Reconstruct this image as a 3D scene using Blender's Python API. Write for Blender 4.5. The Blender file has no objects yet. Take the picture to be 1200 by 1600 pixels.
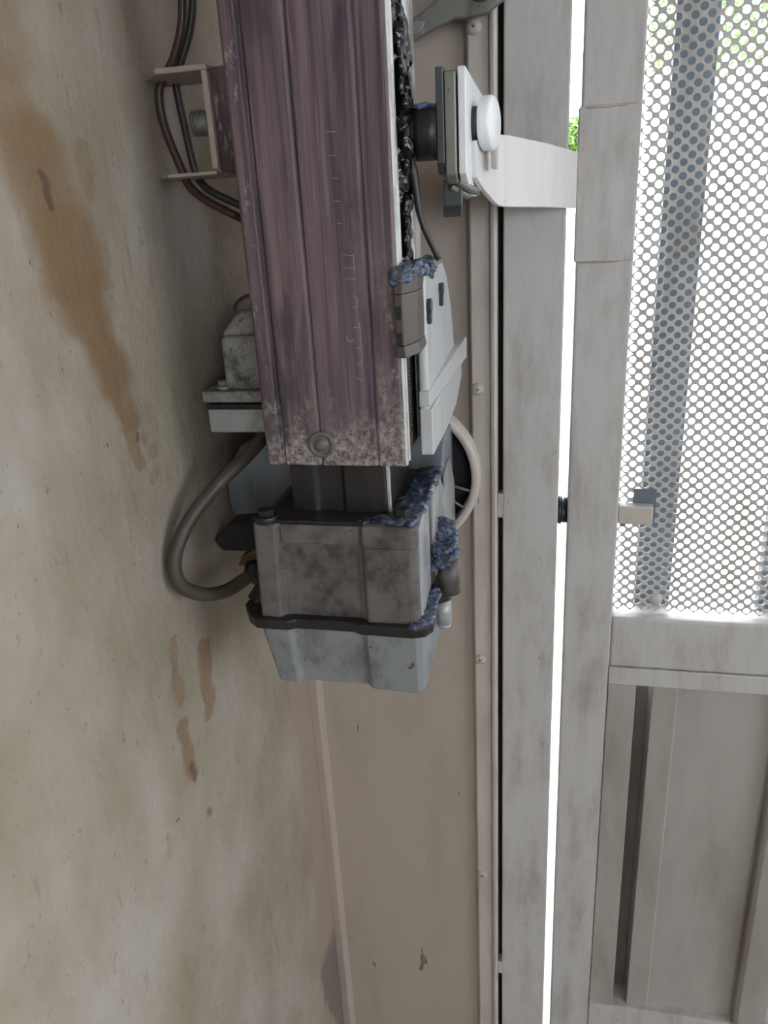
import bpy, bmesh, math, random
from mathutils import Vector, Matrix
random.seed(7)
S = bpy.context.scene
COL = S.collection
# ------------------------------------------------------------------ camera
cam_d = bpy.data.cameras.new('camera'); cam = bpy.data.objects.new('camera', cam_d); COL.objects.link(cam)
cam_d.sensor_width = 36; cam_d.lens = 27.0; cam_d.clip_start = .01
def _basis():
    d = Vector((180, 3100, 1200)).normalized()             # world down in camera axes
    y = Vector((277, -481, 1200)); y = (y - d*y.dot(d)).normalized()
    z = -d; x = y.cross(z)
    return x, y, z
bx_, by_, bz_ = _basis()
right = Vector((bx_.x, by_.x, bz_.x)); down = Vector((bx_.y, by_.y, bz_.y)); fwd = Vector((bx_.z, by_.z, bz_.z))
cm = Matrix.Identity(4)
for i in range(3):
    cm[i][0] = right[i]; cm[i][1] = -down[i]; cm[i][2] = -fwd[i]
cm[0][3], cm[1][3], cm[2][3] = 0, 0, 1.5
cam.matrix_world = cm
S.camera = cam
# ------------------------------------------------------------------ sky, exposure
W = bpy.data.worlds.new('overcast_sky'); S.world = W; W.use_nodes = True
bg = W.node_tree.nodes['Background']; bg.inputs[0].default_value = (.86, .93, 1, 1); bg.inputs[1].default_value = 9.5
S.view_settings.view_transform = 'Standard'; S.view_settings.look = 'None'
S.view_settings.gamma = 1; S.view_settings.use_curve_mapping = False; S.view_settings.exposure = -0.08
S.cycles.max_bounces = 8; S.cycles.diffuse_bounces = 5; S.cycles.use_denoising = True
try: S.cycles.denoiser = 'OPENIMAGEDENOISE'
except Exception: pass
# ------------------------------------------------------------------ material helpers
def nt(name):
    m = bpy.data.materials.new(name); m.use_nodes = True
    n = m.node_tree; b = n.nodes['Principled BSDF']
    return m, n, b
def N(n, t, **k):
    o = n.nodes.new(t)
    for a, v in k.items():
        if a.startswith('i_'):
            key = a[2:]; key = int(key) if key.isdigit() else key
            o.inputs[key].default_value = v
        else: setattr(o, a, v)
    return o
def L(n, a, b): n.links.new(a, b)
def pos(n, scale=(1, 1, 1)):
    g = N(n, 'ShaderNodeNewGeometry'); m = N(n, 'ShaderNodeVectorMath', operation='MULTIPLY'); m.inputs[1].default_value = scale
    L(n, g.outputs['Position'], m.inputs[0]); return m.outputs[0]
def noise(n, vec, scale=5, detail=6, rough=.6, dist=0):
    o = N(n, 'ShaderNodeTexNoise'); o.inputs['Scale'].default_value = scale; o.inputs['Detail'].default_value = detail
    o.inputs['Roughness'].default_value = rough; o.inputs['Distortion'].default_value = dist
    L(n, vec, o.inputs['Vector']); return o.outputs[0]
def ramp(n, fac, stops, interp='LINEAR'):
    r = N(n, 'ShaderNodeValToRGB'); r.color_ramp.interpolation = interp
    e = r.color_ramp.elements
    while len(e) < len(stops): e.new(.5)
    for k, (p, c) in enumerate(stops):
        e[k].position = p; e[k].color = (*c, 1) if len(c) == 3 else c
    L(n, fac, r.inputs[0]); return r.outputs[0]
def mapr(n, v, a, b, c=0, d=1, smooth=True):
    m = N(n, 'ShaderNodeMapRange'); m.interpolation_type = 'SMOOTHSTEP' if smooth else 'LINEAR'
    L(n, v, m.inputs[0]); m.inputs[1].default_value = a; m.inputs[2].default_value = b; m.inputs[3].default_value = c; m.inputs[4].default_value = d
    return m.outputs[0]
def math_(n, op, a, b=None):
    m = N(n, 'ShaderNodeMath', operation=op)
    for i, v in enumerate((a, b)):
        if v is None: continue
        if isinstance(v, (int, float)): m.inputs[i].default_value = v
        else: L(n, v, m.inputs[i])
    return m.outputs[0]
def mix(n, f, a, b, mode='MIX'):
    m = N(n, 'ShaderNodeMix', data_type='RGBA', blend_type=mode)
    if isinstance(f, (int, float)): m.inputs[0].default_value = f
    else: L(n, f, m.inputs[0])
    for i, v in ((6, a), (7, b)):
        if isinstance(v, tuple): m.inputs[i].default_value = (*v, 1)
        else: L(n, v, m.inputs[i])
    return m.outputs[2]
def bump(n, b, h, dist=.001, strength=.6):
    o = N(n, 'ShaderNodeBump'); o.inputs['Strength'].default_value = strength; o.inputs['Distance'].default_value = dist
    L(n, h, o.inputs['Height']); L(n, o.outputs[0], b.inputs['Normal'])
def srgb(r, g, b):
    f = lambda c: (c/255/12.92) if c/255 <= .04045 else ((c/255+.055)/1.055)**2.4
    return (f(r), f(g), f(b))
def painted(name, col, dirt, amount=.5, rough=.55, metal=0, scale=40, streak=(1, 1, .25), spk=(60, 48, 40), bmp=.0002, spot=.72):
    """paint or cast metal with soft grime clouds and sparse dark specks"""
    m, n, b = nt(name)
    p = pos(n, streak)
    c = mix(n, mapr(n, noise(n, p, scale, 8, .65), .42, .75, 0, amount), col, dirt)
    s = noise(n, p, scale*7, 3, .5, .6)
    c = mix(n, mapr(n, s, spot, spot+.04, 0, .7), c, srgb(*spk))
    L(n, c, b.inputs['Base Color']); b.inputs['Roughness'].default_value = rough; b.inputs['Metallic'].default_value = metal
    bump(n, b, noise(n, pos(n), 900, 4, .6), bmp)
    return m
MAT = {}
MAT['paint'] = painted('cream_paint', srgb(196, 188, 180), srgb(160, 148, 138), .55, .45)
MAT['gatepaint'] = painted('gate_off_white_paint', srgb(194, 192, 190), srgb(150, 142, 135), .75, .38)
MAT['panelpaint'] = painted('panel_pinkish_cream_paint', srgb(174, 162, 151), srgb(152, 140, 130), .6, .5, scale=14)
MAT['white'] = painted('white_plastic', srgb(205, 208, 210), srgb(160, 150, 135), .35, .22, spot=.76)
MAT['grimy_white'] = painted('grimy_grey_plastic', srgb(150, 150, 148), srgb(48, 44, 44), 1.0, .5, scale=60, streak=(1, 1, 1), spot=.62)
MAT['greysheet'] = painted('mottled_grey_sheet_paint', srgb(172, 168, 162), srgb(140, 132, 124), .8, .45, scale=12)  # greyer, mottled sheet paint for the lower gate parts
MAT['armwhite'] = painted('arm_white_paint', srgb(228, 226, 226), srgb(205, 200, 196), .3, .4)
MAT['cast'] = painted('oily_cast_aluminium', srgb(110, 106, 104), srgb(46, 43, 44), .95, .45, .15, 42, (1, 1, .8), spot=.68, bmp=.0003)
MAT['cast_light'] = painted('cast_aluminium', srgb(176, 178, 180), srgb(98, 94, 90), .7, .3, .2, 50, (1, 1, .8), spot=.7, bmp=.0003)
MAT['cover'] = painted('gearbox_cover_paint', srgb(138, 142, 146), srgb(86, 78, 70), 1.0, .5, .1, 24, (1, 1, .7), spot=.68)
MAT['oily'] = painted('black_oily_metal', srgb(38, 36, 38), srgb(70, 66, 64), .5, .35, .2, 60, spot=.8)
MAT['bluegrey'] = painted('blue_grey_paint', srgb(122, 130, 138), srgb(80, 82, 86), .7, .45, .1, 40)
MAT['darkslot'] = painted('painted_recess_shade', srgb(40, 38, 42), srgb(30, 28, 30), .5, .8)  # near-black tone that paints the shade inside slots and hollows
MAT['zinc'] = painted('bright_zinc_plate', srgb(240, 243, 246), srgb(222, 226, 230), .4, .3, .05, 60, spot=.78)
MAT['steel'] = painted('dull_zinc_steel', srgb(138, 138, 134), srgb(84, 82, 78), .8, .42, .5, 60, spot=.7)
MAT['barsteel'] = painted('smooth_grey_steel', srgb(160, 162, 158), srgb(120, 120, 116), .6, .35, .5, 60)
MAT['darksteel'] = painted('dark_steel', srgb(84, 88, 92), srgb(52, 54, 58), .7, .4, .6, 60)
MAT['rubber'] = painted('black_cable_sheath', srgb(58, 52, 50), srgb(40, 37, 37), .6, .42, 0, 60)
MAT['conduit'] = painted('brown_black_conduit', srgb(74, 65, 57), srgb(44, 40, 39), .7, .5, 0, 40, streak=(1, 1, 1))
MAT['redcable'] = painted('dark_red_cable_sheath', srgb(72, 50, 46), srgb(48, 40, 40), .6, .42, 0, 60)
MAT['rustdark'] = painted('dark_brown_oily_casting', srgb(84, 76, 70), srgb(50, 45, 44), .8, .4, .1, 70)
MAT['rust'] = painted('rusty_brown_metal', srgb(110, 92, 72), srgb(80, 60, 44), .9, .6, .3, 90)
MAT['barback'] = painted('slat_grey_paint', srgb(104, 114, 124), srgb(90, 98, 106), .5, .5)
MAT['scratch'] = painted('scratched_bright_metal', srgb(168, 152, 150), srgb(140, 124, 126), .6, .4, .2)

def m_grease():
    m, n, b = nt('blue_black_grease')
    p = pos(n)
    c = ramp(n, noise(n, p, 260, 5, .6), [(.36, srgb(24, 28, 42)), (.50, srgb(46, 62, 92)), (.62, srgb(94, 118, 158))])  # palest blue stop paints a lit sheen into the grease colour
    L(n, c, b.inputs['Base Color']); b.inputs['Roughness'].default_value = .16
    b.inputs['Coat Weight'].default_value = .8; b.inputs['Coat Roughness'].default_value = .06
    bump(n, b, noise(n, p, 520, 5, .65), .0016, 1); return m
MAT['grease'] = m_grease()
def m_grease_black():
    m, n, b = nt('black_grease')
    p = pos(n)
    c = ramp(n, noise(n, p, 200, 5, .6), [(.4, srgb(8, 8, 12)), (.75, srgb(18, 20, 30))])
    L(n, c, b.inputs['Base Color']); b.inputs['Roughness'].default_value = .14
    bump(n, b, noise(n, p, 300, 3, .5), .0012, .5); return m
MAT['blackgrease'] = m_grease_black()

def m_rail():
    m, n, b = nt('purple_stained_aluminium')
    p1 = pos(n, (120, 120, 3.2)); p2 = pos(n, (300, 300, 7)); p3 = pos(n, (40, 40, 7))
    c = ramp(n, noise(n, p1, 1, 6, .6, .3), [(.34, srgb(64, 58, 70)), (.44, srgb(90, 77, 86)), (.54, srgb(110, 93, 100)), (.64, srgb(124, 106, 108)), (.74, srgb(146, 128, 118))])
    c = mix(n, mapr(n, noise(n, p2, 1, 4, .7), .50, .72, 0, .6), c, srgb(150, 134, 132))
    c = mix(n, mapr(n, noise(n, p3, 1, 5, .6), .50, .66, 0, .7), c, srgb(44, 40, 52))
    # bare scraped metal low down and in patches along the left arris
    sep = N(n, 'ShaderNodeSeparateXYZ'); g = N(n, 'ShaderNodeNewGeometry'); L(n, g.outputs['Position'], sep.inputs[0])
    nz = noise(n, pos(n, (60, 60, 30)), 1, 7, .7)
    zz = math_(n, 'ADD', sep.outputs[2], math_(n, 'MULTIPLY', math_(n, 'SUBTRACT', nz, .5), .16))
    bare = mapr(n, zz, 1.352, 1.392, 1, 0)
    xr = mapr(n, sep.outputs[0], -.112, -.098, 0, 1)
    zr = mapr(n, sep.outputs[2], 1.40, 1.50, 1, 0)
    rightbare = math_(n, 'MULTIPLY', math_(n, 'MULTIPLY', xr, zr), mapr(n, nz, .42, .56))
    xl = mapr(n, sep.outputs[0], -.176, -.181, 0, 1)
    leftbare = math_(n, 'MULTIPLY', xl, mapr(n, noise(n, pos(n, (160, 160, 60)), 1, 6, .7), .54, .62, 0, .7))
    m1 = math_(n, 'MAXIMUM', math_(n, 'MAXIMUM', bare, rightbare), leftbare)
    fine = noise(n, pos(n, (1, 1, 1)), 260, 8, .75)
    metal = ramp(n, fine, [(.38, srgb(70, 62, 60)), (.5, srgb(140, 130, 126)), (.62, srgb(178, 172, 168))])
    c = mix(n, m1, c, metal)
    L(n, c, b.inputs['Base Color']); b.inputs['Roughness'].default_value = .5; b.inputs['Metallic'].default_value = .1
    bump(n, b, noise(n, p2, 1, 5, .7), .0004, .7); return m
MAT['rail'] = m_rail()
def m_lip():
    m, n, b = nt('bare_aluminium_edge')
    c = mix(n, mapr(n, noise(n, pos(n, (60, 60, 18)), 1, 6, .7), .45, .68, 0, .75), srgb(196, 196, 192), srgb(84, 76, 66))
    L(n, c, b.inputs['Base Color']); b.inputs['Roughness'].default_value = .38; b.inputs['Metallic'].default_value = .3; return m
MAT['lip'] = m_lip()

def m_wall():
    m, n, b = nt('rough_stained_plaster')
    YS = .55
    g = N(n, 'ShaderNodeNewGeometry'); sep = N(n, 'ShaderNodeSeparateXYZ'); L(n, g.outputs['Position'], sep.inputs[0])
    comb = N(n, 'ShaderNodeCombineXYZ'); L(n, math_(n, 'MULTIPLY', sep.outputs[1], YS), comb.inputs[0]); L(n, sep.outputs[2], comb.inputs[1])
    nz = N(n, 'ShaderNodeTexNoise'); nz.inputs['Scale'].default_value = 45; nz.inputs['Detail'].default_value = 5; L(n, pos(n), nz.inputs['Vector'])
    off = N(n, 'ShaderNodeVectorMath', operation='SUBTRACT'); L(n, nz.outputs['Color'], off.inputs[0]); off.inputs[1].default_value = (.5, .5, .5)
    sc = N(n, 'ShaderNodeVectorMath', operation='SCALE'); L(n, off.outputs[0], sc.inputs[0]); sc.inputs['Scale'].default_value = .012
    ad_ = N(n, 'ShaderNodeVectorMath', operation='ADD'); L(n, comb.outputs[0], ad_.inputs[0]); L(n, sc.outputs[0], ad_.inputs[1])
    fl = N(n, 'ShaderNodeVectorMath', operation='MULTIPLY'); L(n, ad_.outputs[0], fl.inputs[0]); fl.inputs[1].default_value = (1, 1, 0)
    P = fl.outputs[0]
    def capsule(a, bb, ra, soft=.35):
        a = Vector((a[0]*YS, a[1], 0)); bb = Vector((bb[0]*YS, bb[1], 0)); ba = bb - a
        pa = N(n, 'ShaderNodeVectorMath', operation='SUBTRACT'); L(n, P, pa.inputs[0]); pa.inputs[1].default_value = a
        dt = N(n, 'ShaderNodeVectorMath', operation='DOT_PRODUCT'); L(n, pa.outputs[0], dt.inputs[0]); dt.inputs[1].default_value = ba/max(ba.length_squared, 1e-8)
        h = N(n, 'ShaderNodeMath', operation='ADD', use_clamp=True); L(n, dt.outputs['Value'], h.inputs[0]); h.inputs[1].default_value = 0
        s_ = N(n, 'ShaderNodeVectorMath', operation='SCALE'); s_.inputs[0].default_value = ba; L(n, h.outputs[0], s_.inputs['Scale'])
        dd = N(n, 'ShaderNodeVectorMath', operation='DISTANCE'); L(n, pa.outputs[0], dd.inputs[0]); L(n, s_.outputs[0], dd.inputs[1])
        return mapr(n, dd.outputs['Value'], ra*(1-soft), ra*(1+soft), 1, 0)
    base = ramp(n, noise(n, pos(n, (1, 7, 5)), 1.6, 6, .6), [(.3, srgb(146, 136, 118)), (.5, srgb(162, 152, 138)), (.7, srgb(174, 168, 160))])
    # yellower, dingier patches scattered by noise
    c = mix(n, mapr(n, noise(n, pos(n, (1, 18, 11)), 1, 7, .65), .5, .7, 0, .3), base, srgb(146, 133, 112))
    c = mix(n, mapr(n, noise(n, pos(n, (1, 90, 44)), 1, 5, .6, .5), .66, .72, 0, .5), c, srgb(112, 98, 80))
    c = mix(n, mapr(n, noise(n, pos(n, (1, 330, 120)), 1, 3, .5), .73, .77, 0, .8), c, srgb(70, 58, 48))
    c = mix(n, mapr(n, noise(n, pos(n, (1, 75, 13)), 1, 6, .6, .8), .60, .70, 0, .38), c, srgb(124, 112, 94))
    c = mix(n, mapr(n, noise(n, pos(n, (1, 210, 150)), 1, 3, .6), .66, .71, 0, .45), c, srgb(98, 86, 72))
    for a, bb, ra, st in STAINS:
        c = mix(n, math_(n, 'MULTIPLY', capsule(a, bb, ra), st), c, srgb(132, 107, 78), 'MIX')
    for a, bb, ra, st in SPOTS:
        c = mix(n, math_(n, 'MULTIPLY', capsule(a, bb, ra, .5), st), c, srgb(70, 54, 42), 'MIX')
    # pinkish primer showing along the inner corner, ragged edge
    e = math_(n, 'ADD', sep.outputs[1], math_(n, 'MULTIPLY', math_(n, 'SUBTRACT', noise(n, pos(n, (1, 20, 9)), 1, 5, .6), .5), .11))
    c = mix(n, mapr(n, e, .640, .646, 0, .85), c, srgb(164, 147, 134))
    c = mix(n, math_(n, 'MULTIPLY', mapr(n, e, .655, .665), mapr(n, sep.outputs[2], .62, .65, 1, 0)), c, srgb(124, 114, 110))
    L(n, c, b.inputs['Base Color']); b.inputs['Roughness'].default_value = .7
    h = math_(n, 'ADD', noise(n, pos(n, (1, 22, 18)), 1.6, 6, .5), math_(n, 'MULTIPLY', noise(n, pos(n, (1, 100, 80)), 1, 5, .6), .4))
    bump(n, b, h, .0032, .8); return m
STAINS = [((.357,1.575),(.385,1.545),.014,.55),((.385,1.545),(.405,1.475),.0150,.75),((.40,1.50),(.405,1.46),.016,.7),((.402,1.47),(.425,1.415),.0105,.75),
          ((.415,1.44),(.432,1.385),.007,.7),((.42,1.41),(.4355,1.355),.0035,.6),
          ((.446,1.372),(.447,1.371),.0035,.4),((.455,1.360),(.4551,1.3595),.0045,.4),((.452,1.345),(.4521,1.3445),.0045,.4),
          ((.386,1.49),(.39,1.53),.006,.5),((.43,1.545),(.432,1.52),.004,.35),((.435,1.49),(.438,1.47),.004,.3),
          ((.435,1.223),(.433,1.172),.0032,.55),((.480,1.192),(.4725,1.135),.0058,.75),((.428,1.155),(.434,1.105),.0046,.75),((.385,1.09),(.385,1.075),.0025,.3),
          ((.372,1.61),(.375,1.58),.012,.4)]
SPOTS = [((.392,1.53),(.393,1.512),.0016,.6),((.4345,1.10),(.4350,1.115),.0025,.5),((.445,1.06),(.446,1.056),.002,.5),((.40,1.09),(.4001,1.0901),.001,.8),
         ((.466,1.15),(.4661,1.1501),.0008,.8),((.432,1.20),(.4321,1.2001),.0008,.8),((.436,1.375),(.4365,1.372),.0010,.7)]
MAT['wall'] = m_wall()
def m_ground():
    m, n, b = nt('concrete_ground')
    c = ramp(n, noise(n, pos(n), 6, 8, .6), [(.35, srgb(140, 134, 126)), (.65, srgb(172, 166, 158))])
    L(n, c, b.inputs['Base Color']); b.inputs['Roughness'].default_value = .85; bump(n, b, noise(n, pos(n), 120, 5, .6), .002); return m
MAT['concrete'] = m_ground()
MAT['floor'] = painted('worn_dark_floor', srgb(120, 112, 104), srgb(88, 82, 76), .6, .8, scale=8)
MAT['ceil'] = painted('ceiling_paint', srgb(186, 178, 166), srgb(160, 150, 138), .5, .8, scale=4)
MAT['leaf'] = painted('leaf_green', srgb(112, 150, 72), srgb(70, 104, 44), .8, .5, 0, 30)
MAT['bark'] = painted('bark_brown', srgb(104, 88, 72), srgb(70, 58, 48), .8, .9, 0, 30)

# ------------------------------------------------------------------ geometry helpers
class B:
    """collects shapes (world metres) for ONE mesh object"""
    def __init__(s): s.bm = bmesh.new()
    def box(s, x0, x1, y0, y1, z0, z1):
        v = [s.bm.verts.new((x, y, z)) for z in (z0, z1) for x, y in ((x0, y0), (x1, y0), (x1, y1), (x0, y1))]
        for f in ((3, 2, 1, 0), (4, 5, 6, 7), (0, 1, 5, 4), (1, 2, 6, 5), (2, 3, 7, 6), (3, 0, 4, 7)): s.bm.faces.new([v[i] for i in f])
        return s
    def prism(s, pts, axis, a, b, pts2=None):
        """polygon pts extruded along axis from a to b; axis z: (x,y), y: (x,z), x: (y,z)"""
        def P(u, v, w): return {'z': (u, v, w), 'y': (u, w, v), 'x': (w, u, v)}[axis]
        pts2 = pts2 or pts
        lo = [s.bm.verts.new(P(u, v, a)) for u, v in pts]; hi = [s.bm.verts.new(P(u, v, b)) for u, v in pts2]
        k = len(pts)
        s.bm.faces.new(lo[::-1]); s.bm.faces.new(hi)
        for i in range(k): s.bm.faces.new((lo[i], lo[(i+1) % k], hi[(i+1) % k], hi[i]))
        return s
    def cyl(s, c, axis, r, h, n=28, r2=None, smooth=True):
        """centre of the base c, length h along axis"""
        r2 = r if r2 is None else r2
        def P(u, v, w): return Vector(c) + Vector({'z': (u, v, w), 'y': (u, w, v), 'x': (w, u, v)}[axis])
        t = [2*math.pi*i/n for i in range(n)]
        lo = [s.bm.verts.new(P(r*math.cos(a), r*math.sin(a), 0)) for a in t]; hi = [s.bm.verts.new(P(r2*math.cos(a), r2*math.sin(a), h)) for a in t]
        s.bm.faces.new(lo[::-1]); s.bm.faces.new(hi)
        for i in range(n):
            f = s.bm.faces.new((lo[i], lo[(i+1) % n], hi[(i+1) % n], hi[i])); f.smooth = smooth
        return s
    def lathe(s, c, axis, prof, n=48):
        """profile (radius, height) turned about axis through c"""
        def P(u, v, w): return Vector(c) + Vector({'z': (u, v, w), 'y': (u, w, v), 'x': (w, u, v)}[axis])
        rings = [[s.bm.verts.new(P(r*math.cos(2*math.pi*i/n), r*math.sin(2*math.pi*i/n), h)) for i in range(n)] for r, h in prof]
        for a, b in zip(rings, rings[1:]):
            for i in range(n): s.bm.faces.new((a[i], a[(i+1) % n], b[(i+1) % n], b[i])).smooth = True
        s.bm.faces.new(rings[0][::-1]); s.bm.faces.new(rings[-1])
        return s
    def tube(s, path, r, n=14, sub=8):
        """round tube along a Catmull-Rom path; r a number or one per point"""
        P = [Vector(p) for p in path]; R = [r]*len(P) if isinstance(r, (int, float)) else list(r)
        pts, rr = [], []
        for i in range(len(P)-1):
            p0, p1, p2, p3 = P[max(i-1, 0)], P[i], P[i+1], P[min(i+2, len(P)-1)]
            for k in range(sub):
                t = k/sub
                pts.append(.5*((2*p1) + (p2-p0)*t + (2*p0-5*p1+4*p2-p3)*t*t + (3*p1-p0-3*p2+p3)*t**3)); rr.append(R[i]*(1-t)+R[i+1]*t)
        pts.append(P[-1]); rr.append(R[-1])
        up = None; rings = []
        for i, p in enumerate(pts):
            d = (pts[min(i+1, len(pts)-1)] - pts[max(i-1, 0)]).normalized()
            if up is None: up = d.orthogonal().normalized()
            up = (up - d*up.dot(d)).normalized(); sd = d.cross(up)
            rings.append([s.bm.verts.new(p + rr[i]*(math.cos(2*math.pi*k/n)*up + math.sin(2*math.pi*k/n)*sd)) for k in range(n)])
        for a, b in zip(rings, rings[1:]):
            for k in range(n): s.bm.faces.new((a[k], a[(k+1) % n], b[(k+1) % n], b[k])).smooth = True
        s.bm.faces.new(rings[0][::-1]); s.bm.faces.new(rings[-1])
        return s
    def blob(s, c, r, sx=1, sy=1, sz=1):
        m = Matrix.Translation(c) @ Matrix.Diagonal((sx*r, sy*r, sz*r, 1))
        bmesh.ops.create_icosphere(s.bm, subdivisions=2, radius=1, matrix=m); return s
def add(name, b, mat, parent=None, bevel=0, seg=2, voxel=0):
    bm = b.bm; bmesh.ops.recalc_face_normals(bm, faces=bm.faces)
    root = parent
    off = Vector((0, 0, 0))
    if root is not None:
        p = root
        while p: off += Vector(p.location); p = p.parent
        bmesh.ops.translate(bm, vec=-off, verts=bm.verts)
    me = bpy.data.meshes.new(name); bm.to_mesh(me); bm.free(); me.materials.append(MAT[mat])
    o = bpy.data.objects.new(name, me); COL.objects.link(o)
    if parent is not None: o.parent = parent
    if bevel:
        md = o.modifiers.new('bevel', 'BEVEL'); md.width = bevel; md.segments = seg; md.limit_method = 'ANGLE'; md.angle_limit = math.radians(38)
        md.harden_normals = False
    if voxel:
        md = o.modifiers.new('melt', 'REMESH'); md.mode = 'VOXEL'; md.voxel_size = voxel; md.use_smooth_shade = True
        sm = o.modifiers.new('smooth', 'SMOOTH'); sm.factor = .6; sm.iterations = 3
    return o
def own(o, label, cat, group=None):
    o['label'] = label; o['category'] = cat
    if group: o['group'] = group
    return o
def thing(name, loc, label, cat, group=None):
    o = bpy.data.objects.new(name, None); o.empty_display_size = .02; COL.objects.link(o); o.location = loc
    return own(o, label, cat, group)
def struct(name, b, mat, bevel=0):
    o = add(name, b, mat, None, bevel); o['kind'] = 'structure'; return o
def smear(path, r, n=60, jit=.5, flat=(1, 1, 1), seed=1):
    """lumpy grease: jittered blobs strung along a path"""
    rnd = random.Random(seed); b = B(); P = [Vector(p) for p in path]
    for i in range(n):
        t = i/(n-1)*(len(P)-1); k = min(int(t), len(P)-2); c = P[k].lerp(P[k+1], t-k)
        rr = r*rnd.uniform(.55, 1.15)
        c = c + Vector([rnd.uniform(-1, 1)*r*jit*f for f in flat])
        b.blob(c, rr, *[f*rnd.uniform(.8, 1.25) for f in flat])
    return b

# ------------------------------------------------------------------ the setting
XW, YG, H = -.265, .70, 2.45
struct('wall_left', B().box(XW-.15, XW, -3.0, 1.05, 0, H), 'wall')
struct('floor', B().box(XW-.15, 2.9, -3.2, .95, -.1, 0), 'floor')
struct('ceiling', B().box(XW-.15, 2.9, -3.2, .95, H, H+.1), 'ceil')
wr = B(); wr.box(2.75, 2.9, -3.0, -1.9, 0, H); wr.box(2.75, 2.9, -.3, 1.05, 0, H); wr.box(2.75, 2.9, -1.9, -.3, 0, 1.3); wr.box(2.75, 2.9, -1.9, -.3, 2.38, H)   # unglazed side opening
struct('wall_right', wr, 'panelpaint')
wb = B(); wb.box(XW-.15, 1.0, -3.2, -3.0, 0, H); wb.box(2.4, 2.9, -3.2, -3.0, 0, H); wb.box(1.0, 2.4, -3.2, -3.0, 2.2, H); wb.box(1.0, 2.4, -3.2, -3.0, 0, 1.15)   # unseen rear opening, sized and raised to set the light indoors
struct('wall_back', wb, 'panelpaint')
struct('trim_1', B().box(.0, 2.75, YG+.0, YG+.1, 2.28, H), 'gatepaint')            # lintel over the gate
o = B().box(-30, 30, .95, 60, -.1, -.01); struct('ground', o, 'concrete')

# sheet-steel cladding left of the gate
cl = thing('cladding_panel', (-.16, YG, 0), 'pinkish cream sheet steel panel in a folded frame, between stained wall and narrow post', 'panel')
add('sheet', B().box(-.2535, -.077, YG+.0085, YG+.0105, 0, H), 'panelpaint', cl)
e = B(); e.prism([(XW, YG), (-.2555, YG-.001), (-.2535, YG+.001), (-.2510, YG+.0085), (XW, YG+.0085)], 'z', 0, H)
add('edge_strip', e, 'panelpaint', cl, .0006)
e = B(); e.prism([(-.079, YG+.0085), (-.077, YG+.002), (-.0755, YG), (-.0590, YG), (-.0590, YG+.03), (-.079, YG+.03)], 'z', 0, H)
add('edge_strip', e, 'paint', cl, .0008)
e = B(); e.prism([(-.0590, YG+.0), (-.0583, YG-.0035), (-.0550, YG-.0045), (-.0525, YG-.003), (-.0520, YG+.03), (-.0590, YG+.03)], 'z', 0, H)
add('folded_lip', e, 'paint', cl, .0009, 3)
for zc in (1.346, 1.6335, 1.058, .76):
    s = B(); s.lathe((-.0708, YG+.0005, zc), 'y', [(.0062, 0), (.0060, -.0012), (.0035, -.0028), (.0012, -.0032)], 24)
    so = add('screw', s, 'paint', cl)
    c = B(); c.box(-.0722, -.0694, YG-.0031, YG-.0025, zc-.0003, zc+.0003); c.box(-.0711, -.0705, YG-.0031, YG-.0025, zc-.0014, zc+.0014)
    add('cross_slot', c, 'darkslot', so)

# jamb post with the dark open seam on its left
jp = thing('jamb_post', (-.022, YG, 0), 'fixed off-white steel jamb post left of the bright gap, dark seam down its left edge', 'post')
add('post_tube', B().prism([(-.0475, YG-.001), (.0045, YG-.001), (.0045, YG+.045), (-.0475, YG+.045)], 'z', 0, H), 'gatepaint', jp, .0016, 3)
add('seam_backing', B().box(-.0520, -.0476, YG+.012, YG+.03, 0, H), 'darkslot', jp)
for zc, hh in ((1.2320, .0125), (.6100, .010), (1.80, .012)):
    add('weld_bridge', B().prism([(-.0525, YG-.0005), (-.0470, YG-.001), (-.0470, YG+.012), (-.0525, YG+.012)], 'z', zc-hh, zc+hh), 'gatepaint', jp, .001)
# ------------------------------------------------------------------ gate leaf
GX0, GX1 = .0135, .0600
gate = thing('metal_gate', (.05, YG, .03), 'off-white steel gate leaf, perforated mesh above and flat sheet below, right of bright gap', 'gate')
add('stile', B().box(GX0, GX1, YG, YG+.045, .03, 2.25), 'gatepaint', gate, .0022, 3)
pp = add('patch_plate', B().prism([(GX0-.0012, YG-.0018), (GX1-.001, YG-.0018), (GX1-.001, YG), (GX0-.0012, YG)], 'z', 1.4545, 1.5700), 'gatepaint', gate, .0005)
wl = B()
for z_ in (1.4545, 1.5705):
    wl.tube([(GX0-.001, YG-.001, z_), (.025, YG-.0012, z_+.0004), (.04, YG-.001, z_-.0003), (GX1-.003, YG-.0012, z_+.0003)], .0008, 8)
wl.tube([(GX0-.0008, YG-.0005, z_) for z_ in (1.4545, 1.49, 1.53, 1.57)], .0012, 8)
add('weld_bead', wl, 'paint', pp)
for z_ in (1.4545, 1.5705):
    add('grime_line', B().tube([(GX0+.004, YG-.0021, z_-.0012), (.03, YG-.0019, z_-.0016), (.048, YG-.0018, z_-.001)], .00035, 6), 'scratch', pp)
XR = .75                                                                                # right-hand stile of this bay
add('middle_rail', B().box(GX1, XR, YG+.0, YG+.045, 1.060, 1.1165), 'gatepaint', gate, .003, 3)
fr = B(); fr.box(GX1, XR, YG-.001, YG+.028, 1.0395, 1.0595); add('frame_strip', fr, 'gatepaint', gate, .001)
fr = B(); fr.box(GX1, .0875, YG-.001, YG+.03, .573, 1.0395); add('frame_strip', fr, 'greysheet', gate, .001)
add('bottom_rail', B().box(GX1, XR, YG-.001, YG+.03, .50, .575), 'gatepaint', gate, .001)
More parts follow.
